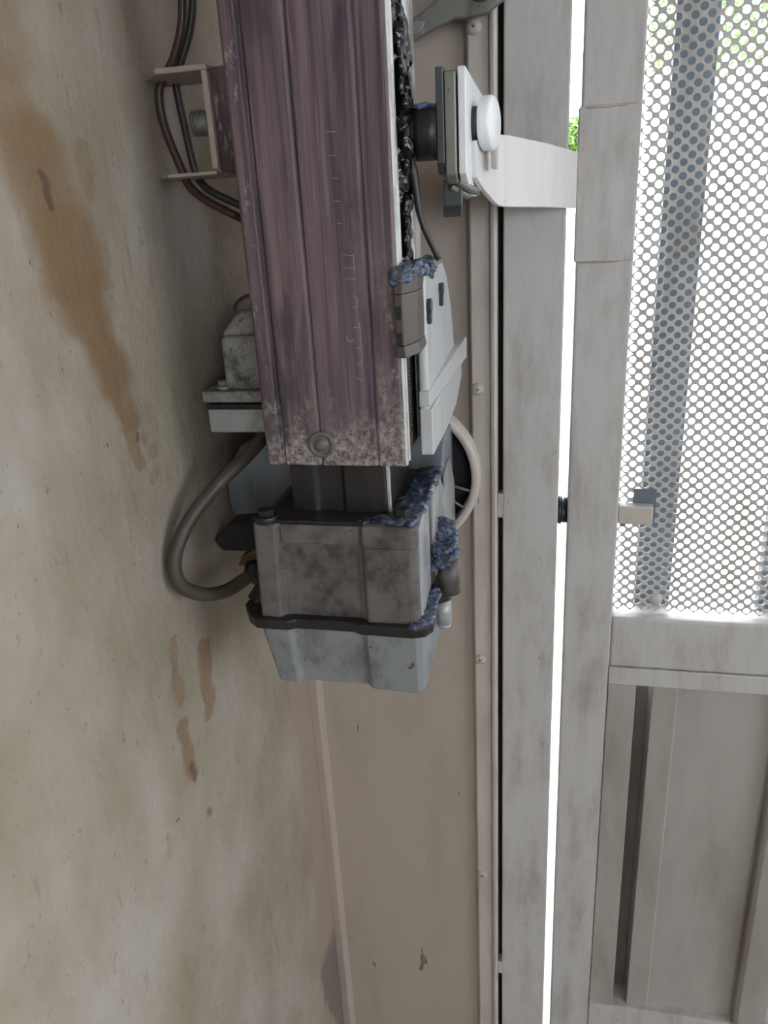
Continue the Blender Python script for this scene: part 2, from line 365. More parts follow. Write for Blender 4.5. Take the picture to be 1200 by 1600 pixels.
add('recess_back', B().prism([(.0850, YG+.010), (.0870, YG+.010), (.0870, YG+.050), (.1050, YG+.050), (.1050, YG+.020), (.1070, YG+.020), (.1070, YG+.053), (.0850, YG+.053)], 'z', .50, 1.0395), 'gatepaint', gate)
add('sheet_strip', B().prism([(.1045, YG+.004), (.1275, YG+.002), (.1290, YG+.0035), (.1290, YG+.02), (.1045, YG+.02)], 'z', .575, 1.0395), 'greysheet', gate, .0006)
add('infill_sheet', B().box(.1285, .2265, YG+.010, YG+.013, .575, 1.0395), 'greysheet', gate)
add('vertical_bar', B().prism([(.2262, YG-.0005), (.2300, YG-.004), (.2600, YG-.004), (.2600, YG+.02), (.2262, YG+.02)], 'z', .575, 1.0395), 'greysheet', gate, .001)
add('infill_sheet', B().box(.2600, XR, YG+.010, YG+.013, .575, 1.0395), 'gatepaint', gate)
add('kick_sheet', B().box(GX1, XR, YG+.010, YG+.013, .05, .50), 'gatepaint', gate)
add('stile', B().box(XR, XR+.05, YG, YG+.045, .03, 2.25), 'gatepaint', gate, .0022)
add('top_rail', B().box(GX1, XR, YG, YG+.045, 2.20, 2.25), 'gatepaint', gate, .0022)
for x0 in (.0835, .199, .3145, .430, .5455, .661):
    add('backing_slat', B().prism([(x0, YG+.030), (x0+.033, YG+.030), (x0+.033, YG+.044), (x0, YG+.044)], 'z', 1.1165, 2.20), 'barback', gate, .001)
for x0 in (.0955, .211):
    s = B(); s.lathe((x0+.006, YG+.0145, 1.131), 'y', [(.0062, 0), (.006, -.0012), (.0036, -.0025), (.001, -.003)], 20); add('rivet', s, 'gatepaint', gate)
def mesh_panel(x0, x1, z0, z1, y):
    """perforated sheet: diamond tiles, each with a round hole"""
    b = B(); bm = b.bm; px, pz, r, K = .0120, .0102, .00312, 16
    cache = {}
    def v(x, z):
        k = (round(x*2e5), round(z*2e5))
        if k not in cache: cache[k] = bm.verts.new((x, y, z))
        return cache[k]
    nz_ = int((z1-z0)/(pz/2))
    for j in range(nz_):
        zc = z0 + j*pz/2
        xs = x0 + (px/2 if j % 2 else 0)
        while xs < x1:
            inner, outer = [], []
            for k in range(K):
                a = 2*math.pi*k/K; ca, sa = math.cos(a), math.sin(a)
                inner.append(bm.verts.new((xs + r*ca, y, zc + r*sa*.97)))
                u = (k % (K//4))/(K//4); q = k//(K//4)
                cs = [(px/2, 0), (0, pz/2), (-px/2, 0), (0, -pz/2)]; p0, p1 = cs[q], cs[(q+1) % 4]
                outer.append(v(xs + p0[0]*(1-u)+p1[0]*u, zc + p0[1]*(1-u)+p1[1]*u))
            for k in range(K): bm.faces.new((inner[k], inner[(k+1) % K], outer[(k+1) % K], outer[k]))
            xs += px
    return b
mp = add('perforated_mesh', mesh_panel(.0655, XR, 1.1235, 2.2, YG+.0145), 'gatepaint', gate)
sd = mp.modifiers.new('thick', 'SOLIDIFY'); sd.thickness = .0011; sd.offset = 0
lt = B(); lt.box(.0600, .0912, YG+.001, YG+.0130, 1.2155, 1.2335); lb = add('latch_block', lt, 'paint', gate, .0018, 3)
add('latch_plate', B().box(.0740, .0945, YG+.0131, YG+.0139, 1.2120, 1.2470), 'barback', gate)
add('latch_plate', B().box(.0630, .0680, YG+.0131, YG+.0139, 1.2090, 1.2140), 'barback', gate)
bolt = B(); bolt.cyl((.0045, YG+.020, 1.2215), 'x', .0125, .009, 24); bolt.cyl((.0050, YG+.020, 1.2215), 'x', .0140, .003, 24)
add('stop_bolt', bolt, 'darksteel', gate)
# rest of the opening: a second, plain leaf closes the gateway to the right
g2 = thing('metal_gate', (1.7, YG, .03), 'second off-white steel gate leaf closing the right part of the gateway', 'gate')
add('frame', B().box(.81, .86, YG, YG+.045, .03, 2.25).box(2.70, 2.75, YG, YG+.045, .03, 2.25).box(.86, 2.70, YG, YG+.045, 1.06, 1.12).box(.86, 2.70, YG, YG+.045, 2.20, 2.25), 'gatepaint', g2, .002)
add('lower_sheet', B().box(.86, 2.70, YG+.01, YG+.013, .05, 1.06), 'gatepaint', g2)

# ------------------------------------------------------------------ gate opener
OP = thing('gate_opener', (-.14, .46, 1.19), 'grimy electric gate opener: upright purple-stained rail with grey gearbox and motor at its foot', 'gate opener')
Z0, Z1 = 1.3490, 2.20
rl = [(-.1870, .4625), (-.1850, .4605), (-.1770, .4600), (-.1758, .4628), (-.1740, .4628), (-.1728, .4602), (-.1502, .4598), (-.1494, .4612), (-.1480, .4612), (-.1472, .4598),
      (-.1124, .4597), (-.1116, .4611), (-.1104, .4611), (-.1096, .4598), (-.0945, .4600), (-.0925, .4612), (-.0925, .4650), (-.1000, .4680), (-.1230, .4720), (-.1230, .5320), (-.1000, .5340), (-.0950, .5450),
      (-.1600, .5460), (-.1870, .5450)]
rail = add('guide_rail', B().prism(rl, 'z', Z0, Z1), 'rail', OP, .0007)
lp = B()
lp.prism([(-.0945, .4602), (-.0925, .4612), (-.0915, .4640), (-.0925, .4668), (-.0950, .4660)], 'z', Z0-.0002, Z1)
lp.prism([(-.0985, .4712), (-.0925, .4715), (-.0920, .4740), (-.0930, .4765), (-.0985, .4765)], 'z', Z0-.0002, Z1)
add('channel_lip', lp, 'lip', rail, .0006, 3)
bl = B(); bl.prism([(-.0950, .5170), (-.0932, .5170), (-.0920, .5195), (-.0920, .5430), (-.0940, .5450), (-.1000, .5450), (-.1000, .5400), (-.0950, .5380)], 'z', Z0+.004, Z1)
add('channel_lip', bl, 'lip', rail, .0012, 3)
add('channel_dark_fill', B().prism([(-.1225, .4780), (-.0990, .4790), (-.0962, .4850), (-.0958, .5160), (-.0965, .5390), (-.1225, .5390)], 'z', Z0+.001, Z1), 'oily', rail)  # added fill; its black carries the channel's shade besides the grease
add('lead_screw', B().cyl((-.1030, .4960, Z0+.004), 'z', .0085, Z1-Z0-.01, 24), 'rust', OP)
th = B()
for k in range(110):
    th.cyl((-.1030, .4960, Z0+.012+k*.0028), 'z', .0092, .0014, 20)
tb = add('screw_thread', th, 'oily', OP)
eb = B(); eb.lathe((-.1475, .4600, 1.3635), 'y', [(.0088, .002), (.0088, -.0016), (.0070, -.0026), (.0068, -.0016), (.0042, -.0016), (.004, -.003), (.001, -.0034)], 32)
add('end_bolt', eb, 'cast', OP)
# marks scratched by hand into the rail face, reading down the bar
sc = B()
def stroke(pts, r=.00016): sc.tube([(x, .45965, z) for x, z in pts], r, 6, 4)
stroke([(-.1245, 1.4795), (-.1185, 1.4785)]); stroke([(-.1252, 1.4720), (-.1182, 1.4716)]); stroke([(-.1246, 1.4660), (-.1182, 1.4652)])
stroke([(-.1185, 1.4795), (-.1180, 1.4650)], .00015)
stroke([(-.1205, 1.4560), (-.1180, 1.4545), (-.1175, 1.4500), (-.1205, 1.4490)])
stroke([(-.1215, 1.4375), (-.1172, 1.4370)]); stroke([(-.1172, 1.4400), (-.1170, 1.4250)], .00018)
stroke([(-.1255, 1.4325), (-.1255, 1.4300), (-.1230, 1.4290), (-.1212, 1.4300)]); stroke([(-.1210, 1.4250), (-.1172, 1.4245)])
stroke([(-.1170, 1.4240), (-.1168, 1.4190)], .00018)
stroke([(-.1210, 1.4160), (-.1175, 1.4150), (-.1175, 1.4175)]); stroke([(-.1215, 1.4070), (-.1180, 1.4050)])
add('engraved_mark', sc, 'scratch', rail); sc = B()
stroke([(-.1830, 1.5920), (-.1775, 1.5850)]); stroke([(-.1835, 1.5890), (-.1800, 1.5830)]); stroke([(-.1815, 1.5820), (-.1790, 1.5795)]); add('scratch_mark', sc, 'scratch', rail); sc = B()
for k in range(5): stroke([(-.1290+.0004*k, 1.545-.012*k), (-.1240, 1.545-.012*k-.0005)], .00012)
add('engraved_mark', sc, 'scratch', rail)
# grease in the channel
g = smear([(-.0955, .4950, 1.600), (-.0925, .4950, 1.585), (-.0930, .4960, 1.555), (-.0935, .4970, 1.530), (-.0950, .4960, 1.500), (-.0970, .4960, 1.470)], .0048, 260, 1.15, (.7, 1.1, 1.3), 3)
for p in ((-.0895, .5000, 1.589), (-.0885, .5010, 1.583), (-.090, .4960, 1.570), (-.0895, .4950, 1.560), (-.0900, .4950, 1.549), (-.0915, .494, 1.535)): g.blob(p, .0034, .8, 1.1, 1.4)
add('grease', g, 'blackgrease', OP, voxel=.0008)
g = smear([(-.0970, .4900, 1.74), (-.0965, .4900, 1.60)], .0020, 150, 1.2, (.7, 1.3, 1.6), 5); add('grease', g, 'blackgrease', OP, voxel=.0008)
# foot of the rail
nk = B(); nk.prism([(-.1730, .4640), (-.1560, .4625), (-.1535, .4650), (-.1370, .4650), (-.1350, .4620), (-.1070, .4620), (-.1070, .5400), (-.1730, .5400)], 'z', 1.3130, 1.3490)
add('neck', nk, 'oily', OP, .0012)
add('neck_edge', B().box(-.1070, -.1050, .4640, .4680, 1.3150, 1.3485), 'lip', OP, .0004)
add('neck_base', B().prism([(-.1900, .4480), (-.1880, .4440), (-.1000, .4440), (-.0960, .4480), (-.0980, .5560), (-.1880, .5560)], 'z', 1.3136, 1.3158), 'oily', OP, .0006)
# gearbox upper case
uc = [(-.1950, .4440), (-.1930, .4400), (-.1790, .4395), (-.1765, .4440), (-.1715, .4450), (-.1255, .4450), (-.1215, .4430), (-.1190, .4395), (-.0880, .4400), (-.0845, .4430),
      (-.0845, .4880), (-.0875, .4900), (-.0875, .4990), (-.0845, .5010), (-.0845, .5560), (-.1000, .5600), (-.1800, .5600), (-.1950, .5450)]
uc2 = [(x*1.0 - (.002 if x < -.15 else 0), y) for x, y in uc]
case = add('gearbox_case', B().prism(uc2, 'z', 1.2440, 1.3140, uc), 'cast', OP, .0016, 3)
rim = B(); rim.prism([(-.1760, .4420), (-.1220, .4420), (-.1220, .4460), (-.1760, .4460)], 'z', 1.3000, 1.3135); add('case_rim', rim, 'cast', case, .0012)
rim = B(); rim.prism([(-.1200, .4385), (-.0870, .4388), (-.0838, .4430), (-.0838, .4600), (-.1200, .4600)], 'z', 1.2990, 1.3150); add('case_rim', rim, 'cast', case, .002, 3)
sidep = B(); sidep.prism([(.4480, 1.2460), (.4480, 1.3110), (.4860, 1.3170), (.4860, 1.2460)], 'x', -.0860, -.0832); sidep.prism([(.5020, 1.2500), (.5020, 1.3190), (.5300, 1.3210), (.5580, 1.3000), (.5580, 1.2500)], 'x', -.0860, -.0825)
add('side_web', sidep, 'cast_light', case, .0014, 3)  # paler metal paints the light falling on the right-hand side
for (x, y, z) in ((-.1870, .4480, 1.3140), (-.0960, .4560, 1.3140), (-.0925, .5360, 1.3150)):
    s = B(); s.cyl((x, y, z-.001), 'z', .0085, .005, 24); s.cyl((x, y, z+.003), 'z', .0058, .0048, 6, smooth=False); add('case_bolt', s, 'oily', OP, .0006)
fl = [(-.2140, .4560), (-.2060, .4420), (-.1980, .4350), (-.1750, .4350), (-.1700, .4380), (-.1300, .4380), (-.1240, .4350), (-.0880, .4340), (-.0800, .4370), (-.0760, .4440),
      (-.0770, .4700), (-.0800, .4800), (-.0720, .4900), (-.0680, .5050), (-.0720, .5200), (-.0780, .5300), (-.0780, .5600), (-.2080, .5600), (-.2140, .5300)]
add('case_flange', B().prism(fl, 'z', 1.2375, 1.2455), 'oily', OP, .0015, 3)
sk = B(); sk.prism([(-.2160, .4650), (-.2070, .4560), (-.1950, .4600), (-.1950, .5400), (-.2160, .5400)], 'z', 1.2455, 1.2640, [(-.2040, .4750), (-.2000, .4700), (-.1950, .4700), (-.1950, .5400), (-.2040, .5400)])
add('case_foot', sk, 'oily', OP, .001)
# lower cover
cv = [(-.1985, .4440), (-.1950, .4395), (-.1770, .4380), (-.1735, .4420), (-.1245, .4425), (-.1205, .4380), (-.0870, .4370), (-.0825, .4400), (-.0815, .4500), (-.0830, .5500), (-.1985, .5500)]
cv2 = [(-.1900, .4460), (-.1880, .4420), (-.1740, .4405), (-.1710, .4445), (-.1235, .4450), (-.1195, .4400), (-.0870, .4385), (-.0835, .4410), (-.0825, .4500), (-.0840, .5400), (-.1900, .5400)]
add('gearbox_cover', B().prism(cv2, 'z', 1.1920, 1.2378, cv), 'cover', OP, .0014, 3)
# side bosses and bolts low on the right
s = B(); s.cyl((-.0715, .4930, 1.2440), 'z', .0082, .0260, 28, .0075); s.cyl((-.0715, .4930, 1.2700), 'z', .0075, .003, 28, .0055); add('side_boss', s, 'cast', OP)
s = B(); s.cyl((-.0760, .4930, 1.2180), 'z', .0055, .0195, 24); s.lathe((-.0760, .4930, 1.2180), 'z', [(.0055, .0), (.0046, -.003), (.002, -.0045)], 24); add('case_bolt', s, 'cast_light', OP)
# greases on the case
def film(quad_a, quad_b, r, n, seed):
    """a wrinkled film of grease between two edge polylines"""
    rnd = random.Random(seed); b = B(); A = [Vector(p) for p in quad_a]; Q = [Vector(p) for p in quad_b]
    for i in range(n):
        t = rnd.random()*(len(A)-1); k = min(int(t), len(A)-2); a = A[k].lerp(A[k+1], t-k); q = Q[k].lerp(Q[k+1], t-k)
        b.blob(a.lerp(q, rnd.random()) + Vector((0, 0, rnd.uniform(-.3, .5)*r)), r*rnd.uniform(.5, 1.2), rnd.uniform(.8, 1.5), rnd.uniform(.8, 1.5), rnd.uniform(.5, .9))
    return b
g = film([(-.1060, .4460, 1.3155), (-.1040, .4620, 1.3150), (-.1020, .4800, 1.3150), (-.1000, .5050, 1.3150), (-.0990, .5260, 1.3160), (-.0980, .5420, 1.3200)],
         [(-.0860, .4420, 1.3155), (-.0850, .4560, 1.3160), (-.0850, .4750, 1.3150), (-.0850, .5000, 1.3160), (-.0830, .5250, 1.3190), (-.0840, .5450, 1.3200)], .0026, 520, 11)
add('grease', g, 'grease', OP, voxel=.0007)
g = film([(-.1250, .4450, 1.3145), (-.1060, .4440, 1.3150)], [(-.1200, .4560, 1.3145), (-.1060, .4600, 1.3150)], .0016, 90, 12); add('grease', g, 'grease', OP, voxel=.0006)
g = film([(-.0920, .4370, 1.2450), (-.0840, .4430, 1.2455), (-.0830, .4600, 1.2460), (-.0835, .4780, 1.2500)], [(-.0850, .4350, 1.2455), (-.0770, .4440, 1.2460), (-.0775, .4650, 1.2470), (-.0760, .4800, 1.2520)], .0022, 240, 13)
add('grease', g, 'grease', OP, voxel=.0007)
g = film([(-.0830, .4850, 1.2640), (-.0820, .4950, 1.2740), (-.0800, .5080, 1.2820), (-.0800, .5200, 1.2900)], [(-.0700, .4850, 1.2700), (-.0650, .4950, 1.2745), (-.0690, .5080, 1.2800), (-.0720, .5200, 1.2860)], .0026, 240, 14)
add('grease', g, 'grease', OP, voxel=.0007)
# motor: rear housing, end bell, left body
mb = B(); mb.prism([(.5600, 1.2600), (.5600, 1.3150), (.5750, 1.3370), (.6200, 1.3370), (.6200, 1.2600)], 'x', -.1800, -.0840)
add('motor_bracket', mb, 'bluegrey', OP, .002, 3)
add('motor_bracket', B().prism([(.5560, 1.2500), (.5560, 1.3110), (.5900, 1.3150), (.6150, 1.2850), (.6150, 1.2500)], 'x', -.0839, -.0822), 'cast_light', OP, .0015)  # thin paler skin puts side light into this right-hand face
bell = B(); bell.lathe((-.1270, .6180, 1.2890), 'y', [(.030, .030), (.0500, .0300), (.0620, .0250), (.0660, .0120), (.0660, -.0040), (.0650, -.0060), (.0600, -.0060), (.0590, -.0030), (.0585, .0140), (.030, .0160)], 72)
add('motor_end_bell', bell, 'paint', OP)
add('bell_recess', B().lathe((-.1270, .6180, 1.2890), 'y', [(.0100, .0150), (.0583, .0138), (.0582, .0120), (.0100, .0120)], 60), 'darkslot', OP)  # dark disc paints the shade in the hollow of the bell
rb = B()
for a in (-12, -28):
    c_, s_ = math.cos(math.radians(a)), math.sin(math.radians(a))
    rb.tube([(-.127+.034*c_, .622, 1.289+.034*s_), (-.127+.0595*c_, .616, 1.289+.0595*s_)], .0012, 8, 2)
add('bell_rib', rb, 'bluegrey', OP)
ml = B(); ml.prism([(-.2560, 1.2900), (-.2560, 1.3080), (-.2500, 1.3230), (-.2400, 1.3390), (-.2250, 1.3440), (-.1850, 1.3440), (-.1850, 1.2600), (-.2500, 1.2600)], 'y', .5400, .6400)
add('motor_body', ml, 'bluegrey', OP, .003, 3)
ml = B(); ml.prism([(-.2640, 1.2650), (-.2500, 1.2800), (-.2300, 1.2820), (-.1900, 1.2820), (-.1900, 1.2560), (-.2580, 1.2560)], 'y', .5200, .5450); add('motor_foot', ml, 'oily', OP, .0015)
ml = B(); ml.prism([(-.2440, 1.2460), (-.2400, 1.2540), (-.2300, 1.2600), (-.1900, 1.2600), (-.1900, 1.2480), (-.2320, 1.2450)], 'y', .5150, .5300); add('clip_plate', ml, 'rust', OP, .001)
ml = B(); ml.cyl((-.2280, .4980, 1.2500), 'x', .0085, .030, 24); ml.cyl((-.2240, .4980, 1.2500), 'x', .0100, .006, 6, smooth=False); add('cable_gland', ml, 'oily', OP, .0008)
# control box behind the rail
cb = B()
cb.prism([(-.2370, .5200), (-.1900, .5200), (-.1900, .5480), (-.1000, .5480), (-.1000, .6550), (-.2370, .6550)], 'z', 1.3860, 1.4250)
cb.prism([(-.2370, .5200), (-.1900, .5200), (-.1900, .5480), (-.1000, .5480), (-.1000, .6550), (-.2370, .6550)], 'z', 1.4250, 1.4420,
         [(-.2230, .5240), (-.1900, .5240), (-.1900, .5520), (-.1000, .5520), (-.1000, .6500), (-.2230, .6500)])
box = add('control_box', cb, 'grimy_white', OP, .004, 3)
ck = B()
ck.prism([(.5050, 1.3700), (.5050, 1.4660), (.5900, 1.4660), (.6100, 1.4550), (.6300, 1.4300), (.6480, 1.3900), (.6480, 1.3700)], 'x', -.0905, -.0840)
add('side_cover', ck, 'white', box, .0025, 3)
def skew(yf, zf0, zf1, yb, zb0, zb1, xf, xb):
    b = B(); bm = b.bm
    c = [(-.0905, yf, zf0), (xf, yf, zf0), (xf, yf, zf1), (-.0905, yf, zf1), (-.0999, yb, zb0), (xb, yb, zb0), (xb, yb, zb1), (-.0999, yb, zb1)]
    v = [bm.verts.new(p) for p in c]
    for f in ((0, 1, 2, 3), (7, 6, 5, 4), (0, 4, 5, 1), (1, 5, 6, 2), (2, 6, 7, 3), (3, 7, 4, 0)): bm.faces.new([v[i] for i in f])
    return b
add('lid_flange', skew(.5030, 1.3770, 1.3880, .6740, 1.3800, 1.3980, -.0825, -.0770), 'white', box, .0012, 3)
lwb = B(); lwb.prism([(.5040, 1.3430), (.5040, 1.3755), (.6720, 1.3785), (.6720, 1.3640), (.6300, 1.3480), (.5700, 1.3430)], 'x', -.0905, -.0815)
add('side_cover', lwb, 'white', box, .0012, 3)
fl2 = B(); fl2.prism([(-.2540, .5150), (-.1900, .5150), (-.1900, .5485), (-.1000, .5485), (-.1000, .6600), (-.2540, .6600)], 'z', 1.3780, 1.3862); add('lid_flange', fl2, 'grimy_white', box, .0012)
fl2 = B(); fl2.prism([(-.2520, .5170), (-.1900, .5170), (-.1900, .5485), (-.1000, .5485), (-.1000, .6580), (-.2520, .6580)], 'z', 1.3725, 1.3765); add('gasket', fl2, 'oily', box, .0005)
fl2 = B(); fl2.prism([(-.2520, .5170), (-.1900, .5170), (-.1900, .5485), (-.1000, .5485), (-.1000, .6580), (-.2520, .6580)], 'z', 1.3550, 1.3725); add('base_tray', fl2, 'cast_light', box, .001)
s = B(); s.cyl((-.2400, .5250, 1.3862), 'z', .0070, .003, 20); s.cyl((-.2400, .5250, 1.3890), 'z', .0050, .004, 6, smooth=False); add('lid_screw', s, 'steel', box, .0005)
s = B(); s.tube([(-.2225, .520, 1.4420), (-.2210, .520, 1.4470), (-.2160, .520, 1.4510), (-.2100, .520, 1.4530)], .0012, 8); add('wire_loop', s, 'rubber', box)
# limit stop on the right of the rail
LS = thing('limit_stop', (-.093, .49, 1.416), 'greasy dark stop block clamped on the right edge of the purple-stained rail', 'stop block')
lb_ = B(); pl_ = [(-.0940, .4545), (-.0880, .4545), (-.0825, .4740), (-.0838, .5045), (-.0910, .5045), (-.0910, .4588), (-.0940, .4588)]
pm_ = [(x-(.0012 if x > -.09 else 0), y) for x, y in pl_]
lb_.prism(pl_, 'z', 1.4190, 1.4260, pm_); lb_.prism(pm_, 'z', 1.4260, 1.4560); lb_.prism(pm_, 'z', 1.4560, 1.4690, pl_)
add('block', lb_, 'rustdark', LS, .0007)
for z_ in (1.4455, 1.4300): add('slot', B().box(-.0933, -.0900, .4537, .4547, z_-.0036, z_+.0040), 'darkslot', LS, .0003)
for (y, z) in ((.5120, 1.4400), (.5680, 1.4450)):
    s = B(); s.cyl((-.0840, y, z+.003), 'x', .0050, .0030, 6, smooth=False); s.cyl((-.0840, y, z-.005), 'x', .0042, .0026, 6, smooth=False); add('clamp_bolt', s, 'darksteel', LS, .0004)
g = smear([(-.0915, .4590, 1.4660), (-.0880, .4660, 1.4680), (-.0850, .4850, 1.4685), (-.0815, .5130, 1.4690)], .0030, 220, 1.3, (1.0, 1.1, .9), 21); add('grease', g, 'grease', LS, voxel=.0009)
g = smear([(-.0830, .5150, 1.4640), (-.0828, .5350, 1.4600)], .0022, 20, .6, (.5, 1.2, 1), 22); add('grease', g, 'grease', LS, voxel=.0008)
# ------------------------------------------------------------------ carriage clamp, bolt and arm
CP = thing('carriage_clamp', (-.07, .52, 1.515), 'plate clamp on a greasy round pin sticking out of the rail, big white-headed bolt', 'clamp')
add('pin', B().cyl((-.1000, .5080, 1.5440), 'x', .0148, .0270, 36), 'oily', CP, .0008)
ct = B(); ct.lathe((-.0860, .5080, 1.5440), 'x', [(.0150, 0), (.0152, .003), (.0152, .009), (.0149, .012)], 30); add('collar', ct, 'oily', CP)
add('clamp_plate', B().prism([(.4990, 1.5270), (.5030, 1.5210), (.5400, 1.5190), (.5400, 1.5790), (.4990, 1.5775)], 'x', -.0730, -.0684), 'darksteel', CP, .0006)
add('clamp_block', B().prism([(.5000, 1.5200), (.5040, 1.5150), (.5420, 1.5150), (.5420, 1.5750), (.5000, 1.5755)], 'x', -.0683, -.0612), 'steel', CP, .0012, 3)
add('clamp_plate', B().prism([(.5000, 1.5205), (.5150, 1.5130), (.5500, 1.5080), (.5950, 1.5100), (.6050, 1.5500), (.6050, 1.5740), (.5000, 1.5770)], 'x', -.0602, -.0556), 'zinc', CP, .0006)
bk = B(); bk.cyl((-.0556, .5370, 1.5500), 'x', .0095, .0080, 28)
for k in range(6): bk.cyl((-.0553+k*.0012, .5370, 1.5500), 'x', .0100, .0006, 28)
add('bolt_shank', bk, 'darksteel', CP)
bh = B(); bh.lathe((-.0500, .5420, 1.5500), 'x', [(.0145, 0), (.0158, .0010), (.0160, .0062), (.0150, .0076), (.0140, .0082), (.001, .0084)], 44)
bmesh.ops.rotate(bh.bm, verts=bh.bm.verts, cent=(-.0460, .5420, 1.5500), matrix=Matrix.Rotation(math.radians(-11), 3, 'Z'))
add('bolt_head', bh, 'zinc', CP)
add('lock_tab', B().prism([(.5460, 1.5240), (.5620, 1.5240), (.5640, 1.5440), (.5600, 1.5490), (.5540, 1.5510), (.5480, 1.5490), (.5460, 1.5440)], 'x', -.0450, -.0415), 'paint', CP, .0007)
tb_ = B(); tb_.prism([(.5100, 1.5180), (.5100, 1.5030), (.5060, 1.4975), (.5080, 1.4962), (.5130, 1.5020), (.5130, 1.5180)], 'x', -.0712, -.0598)
add('hook_tab', tb_, 'darksteel', CP, .0006)
s = B(); s.tube([(-.0665, .5080, 1.5140), (-.0620, .5130, 1.5110), (-.0570, .5200, 1.5080)], .0022, 10); s.tube([(-.0620, .5080, 1.5165), (-.0570, .5150, 1.5130), (-.0520, .5230, 1.5105)], .0024, 10); add('weld_bead', s, 'steel', CP)
g = smear([(-.0960, .5000, 1.5570), (-.0800, .5020, 1.5585), (-.0745, .5040, 1.5580)], .0026, 40, .7, (1.2, 1, .6), 31); add('grease', g, 'grease', CP, voxel=.0009)
ar = B(); bm = ar.bm
def plate(poly_a, thick):
    """ribbon of cross-stations (x, y, ztop, zbot), given thickness along n"""
    st = poly_a; A = []; C_ = []
    for i, (x, y, zt, zb) in enumerate(st):
        x0, y0 = st[max(i-1, 0)][:2]; x1, y1 = st[min(i+1, len(st)-1)][:2]
        d = Vector((x1-x0, y1-y0, 0)).normalized(); nn = Vector((d.y, -d.x, 0))
        A.append([bm.verts.new((x, y, zt)), bm.verts.new((x, y, zb))]); q = Vector((x, y, 0)) - nn*thick
        C_.append([bm.verts.new((q.x, q.y, zt)), bm.verts.new((q.x, q.y, zb))])
    for i in range(len(st)-1):
        a0, a1 = A[i], A[i+1]; c0, c1 = C_[i], C_[i+1]
        bm.faces.new((a0[0], a1[0], a1[1], a0[1])); bm.faces.new((c0[1], c1[1], c1[0], c0[0]))
        bm.faces.new((a0[0], c0[0], c1[0], a1[0])); bm.faces.new((a0[1], a1[1], c1[1], c0[1]))
    bm.faces.new((A[0][0], A[0][1], C_[0][1], C_[0][0])); bm.faces.new((A[-1][0], C_[-1][0], C_[-1][1], A[-1][1]))
plate([(-.0525, .530, 1.5400, 1.5190), (-.0500, .550, 1.5440, 1.5125), (-.0455, .580, 1.5470, 1.5045), (-.0432, .592, 1.5474, 1.5018), (-.0405, .599, 1.5474, 1.5008), (-.0365, .604, 1.5472, 1.5004), (-.0100, .650, 1.5430, 1.4985), (.0120, .698, 1.5385, 1.4965)], .0035)
add('bent_arm', ar, 'armwhite', gate, .0005)['label'] = 'bright white bent flat bar reaching to the clamp'
# ------------------------------------------------------------------ wall bracket, cables
BR = thing('wall_bracket', (-.23, .50, 1.56), 'cream folded steel bracket holding the rail off the left wall, threaded stud inside', 'bracket')
wbk = B()
wbk.prism([(.4980, 1.5330), (.5020, 1.5310), (.5450, 1.5310), (.5450, 1.5870), (.4980, 1.5880)], 'x', -.2165, -.2125)
add('web_plate', wbk, 'panelpaint', BR, .0008)
add('top_flange', B().prism([(-.2470, .4985), (-.2125, .4980), (-.2125, .5450), (-.2647, .5450), (-.2647, .5200)], 'z', 1.5880, 1.5915), 'panelpaint', BR, .0010)
add('bottom_flange', B().prism([(-.2480, .4990), (-.2140, .4985), (-.2140, .5450), (-.2647, .5450), (-.2647, .5200)], 'z', 1.5295, 1.5318), 'panelpaint', BR, .0008)
add('packing_block', B().prism([(-.2123, 1.5315), (-.1872, 1.5300), (-.1872, 1.5830), (-.1960, 1.5900), (-.2123, 1.5900)], 'y', .5020, .5430), 'rail', BR, .001)
st = B(); st.cyl((-.2290, .5060, 1.5600), 'x', .0070, .0118, 24)
for k in range(7): st.cyl((-.2286+k*.0016, .5060, 1.5600), 'x', .0076, .0008, 24)
add('threaded_stud', st, 'steel', BR)
def cable(name, pts, r, mat, label):
    o = add(name, B().tube(pts, r, 14, 10), mat); own(o, label, 'cable'); return o
cable('cable', [(-.2330, .5250, 1.9), (-.2325, .5250, 1.75), (-.2325, .5250, 1.66), (-.2343, .5250, 1.6316), (-.2383, .5250, 1.6147), (-.2462, .5250, 1.5994), (-.2545, .5250, 1.590), (-.2590, .5250, 1.5805), (-.2581, .5250, 1.5615), (-.2503, .5250, 1.5357), (-.2459, .5250, 1.5247), (-.2343, .5250, 1.5148), (-.2156, .5270, 1.5044), (-.2000, .5520, 1.490), (-.196, .565, 1.47), (-.200, .570, 1.45), (-.206, .572, 1.4437)], .0028, 'redcable',
      'outer dark cable of the pair running behind the wall bracket')
cable('cable', [(-.2290, .5360, 1.9), (-.2290, .5360, 1.75), (-.2300, .5350, 1.66), (-.2318, .5350, 1.6334), (-.2367, .5350, 1.6163), (-.2450, .5350, 1.6009), (-.2505, .5360, 1.5900), (-.2515, .5370, 1.5812), (-.2495, .5370, 1.5618), (-.2465, .5370, 1.5359), (-.2420, .5370, 1.5263), (-.2320, .5370, 1.5190), (-.2140, .5450, 1.5080), (-.1980, .5640, 1.487), (-.188, .578, 1.465), (-.192, .585, 1.448), (-.196, .588, 1.4437)], .0026, 'rubber',
      'inner dark cable of the pair, nearer the purple rail')
cable('cable_conduit', [(-.2085, .5560, 1.3600), (-.2105, .5250, 1.3530), (-.2175, .5020, 1.3430), (-.2330, .4780, 1.3280), (-.2480, .4560, 1.3080), (-.2560, .4430, 1.2860), (-.2550, .4420, 1.2660), (-.2460, .4560, 1.2510), (-.2360, .4750, 1.2450), (-.2260, .4920, 1.2480), (-.2190, .4980, 1.2500)], .0052, 'conduit',
      'thick brown-black cable looping out left between control box and gearbox')
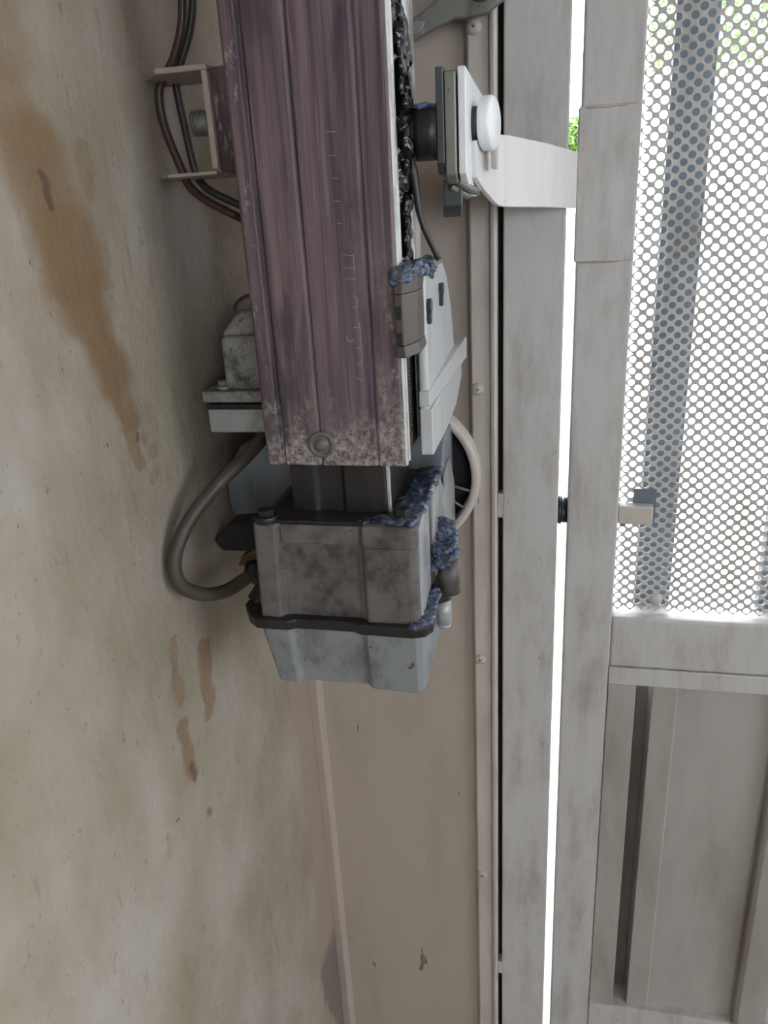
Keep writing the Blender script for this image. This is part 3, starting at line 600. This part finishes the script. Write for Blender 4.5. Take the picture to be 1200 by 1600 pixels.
own(add('pull_wire', B().tube([(-.0930, .5000, 1.5350), (-.0880, .5000, 1.5230), (-.0840, .5000, 1.4960), (-.0745, .5050, 1.4720)], [.0034, .0030, .0019, .0019], 12, 8), 'rubber'),
    'short stiff dark wire slanting down to the stop block', 'wire')
# ------------------------------------------------------------------ spanner hanging at the top
SP = thing('spanner', (-.09, .675, 1.63), 'dark grey steel spanner lying slanted across the panel at the top edge', 'spanner')
def slant(t, s): # t along the shank, s across
    ux, uz = .915, .403
    return (-.1515 + ux*t - uz*s, 1.6155 + uz*t + ux*s)
body = [slant(-.06, -.0060), slant(.050, -.0072), slant(.070, -.0090), slant(.082, -.0150), slant(.094, -.0180), slant(.108, -.0160), slant(.116, -.0080), slant(.119, .0030),
        slant(.116, .0110), slant(.106, .0180), slant(.094, .0200), slant(.082, .0160), slant(.070, .0095), slant(.050, .0072), slant(-.06, .0060)]
spb = add('spanner_body', B().prism(body, 'y', .6760, .6835), 'steel', SP, .0018, 3)
inl = [slant(-.05, -.0030), slant(.046, -.0040), slant(.050, 0), slant(.046, .0036), slant(-.05, .0028)]
add('shank_inlay', B().prism(inl, 'y', .6752, .6762), 'barsteel', SP, .0003)
s = B(); c0 = slant(.098, .002); s.lathe((c0[0], .6750, c0[1]), 'y', [(.0085, .001), (.0095, -.001), (.0118, -.001), (.0125, .001)], 36); add('ring_end', s, 'steel', SP)
mk = B(); 
for t in (.028, .034): c1 = slant(t, .0004); mk.lathe((c1[0], .6748, c1[1]), 'y', [(.0017, .0006), (.0017, 0), (.0008, 0)], 12)
add('stamped_mark', mk, 'darkslot', SP)

# ------------------------------------------------------------------ outdoors, seen through gap and mesh
def shrub(loc, h, r, n, label, seed, lean=0):
    rnd = random.Random(seed); t = thing('shrub', loc, label, 'shrub', 'shrubs beyond the gate')
    x, y, z = loc
    s = B()
    for k in range(5):
        a = rnd.uniform(0, 6.28); s.tube([(x+lean, y, z), (x+lean+.3*r*math.cos(a), y+.3*r*math.sin(a), z+h*.72), (x+.8*r*math.cos(a), y+.8*r*math.sin(a), z+h*.95)], [.02, .012, .004], 8, 4)
    add('stem', s, 'bark', t)
    b = B(); bm = b.bm
    for k in range(n):
        a = rnd.uniform(0, 6.28); q = math.sqrt(rnd.random())*r; zz = z+h-rnd.uniform(0, min(h*.7, 2.2*r))
        c = Vector((x+q*math.cos(a), y+q*math.sin(a), zz)); d = Vector((rnd.uniform(-1, 1), rnd.uniform(-1, 1), rnd.uniform(-.6, 1))).normalized()
        w = d.orthogonal().normalized()*.014; up = d*.05
        bm.faces.new([bm.verts.new(c), bm.verts.new(c+up*.5+w), bm.verts.new(c+up), bm.verts.new(c+up*.5-w)])
    add('foliage', b, 'leaf', t)
shrub((.065, 6.0, 0), 2.03, .10, 700, 'small leafy green crown seen through the bright gap above the white arm', 1, .25)
shrub((1.15, 7.0, 0), 3.6, .55, 3500, 'leafy green shrub seen through the mesh at the upper right', 2, 1.6)
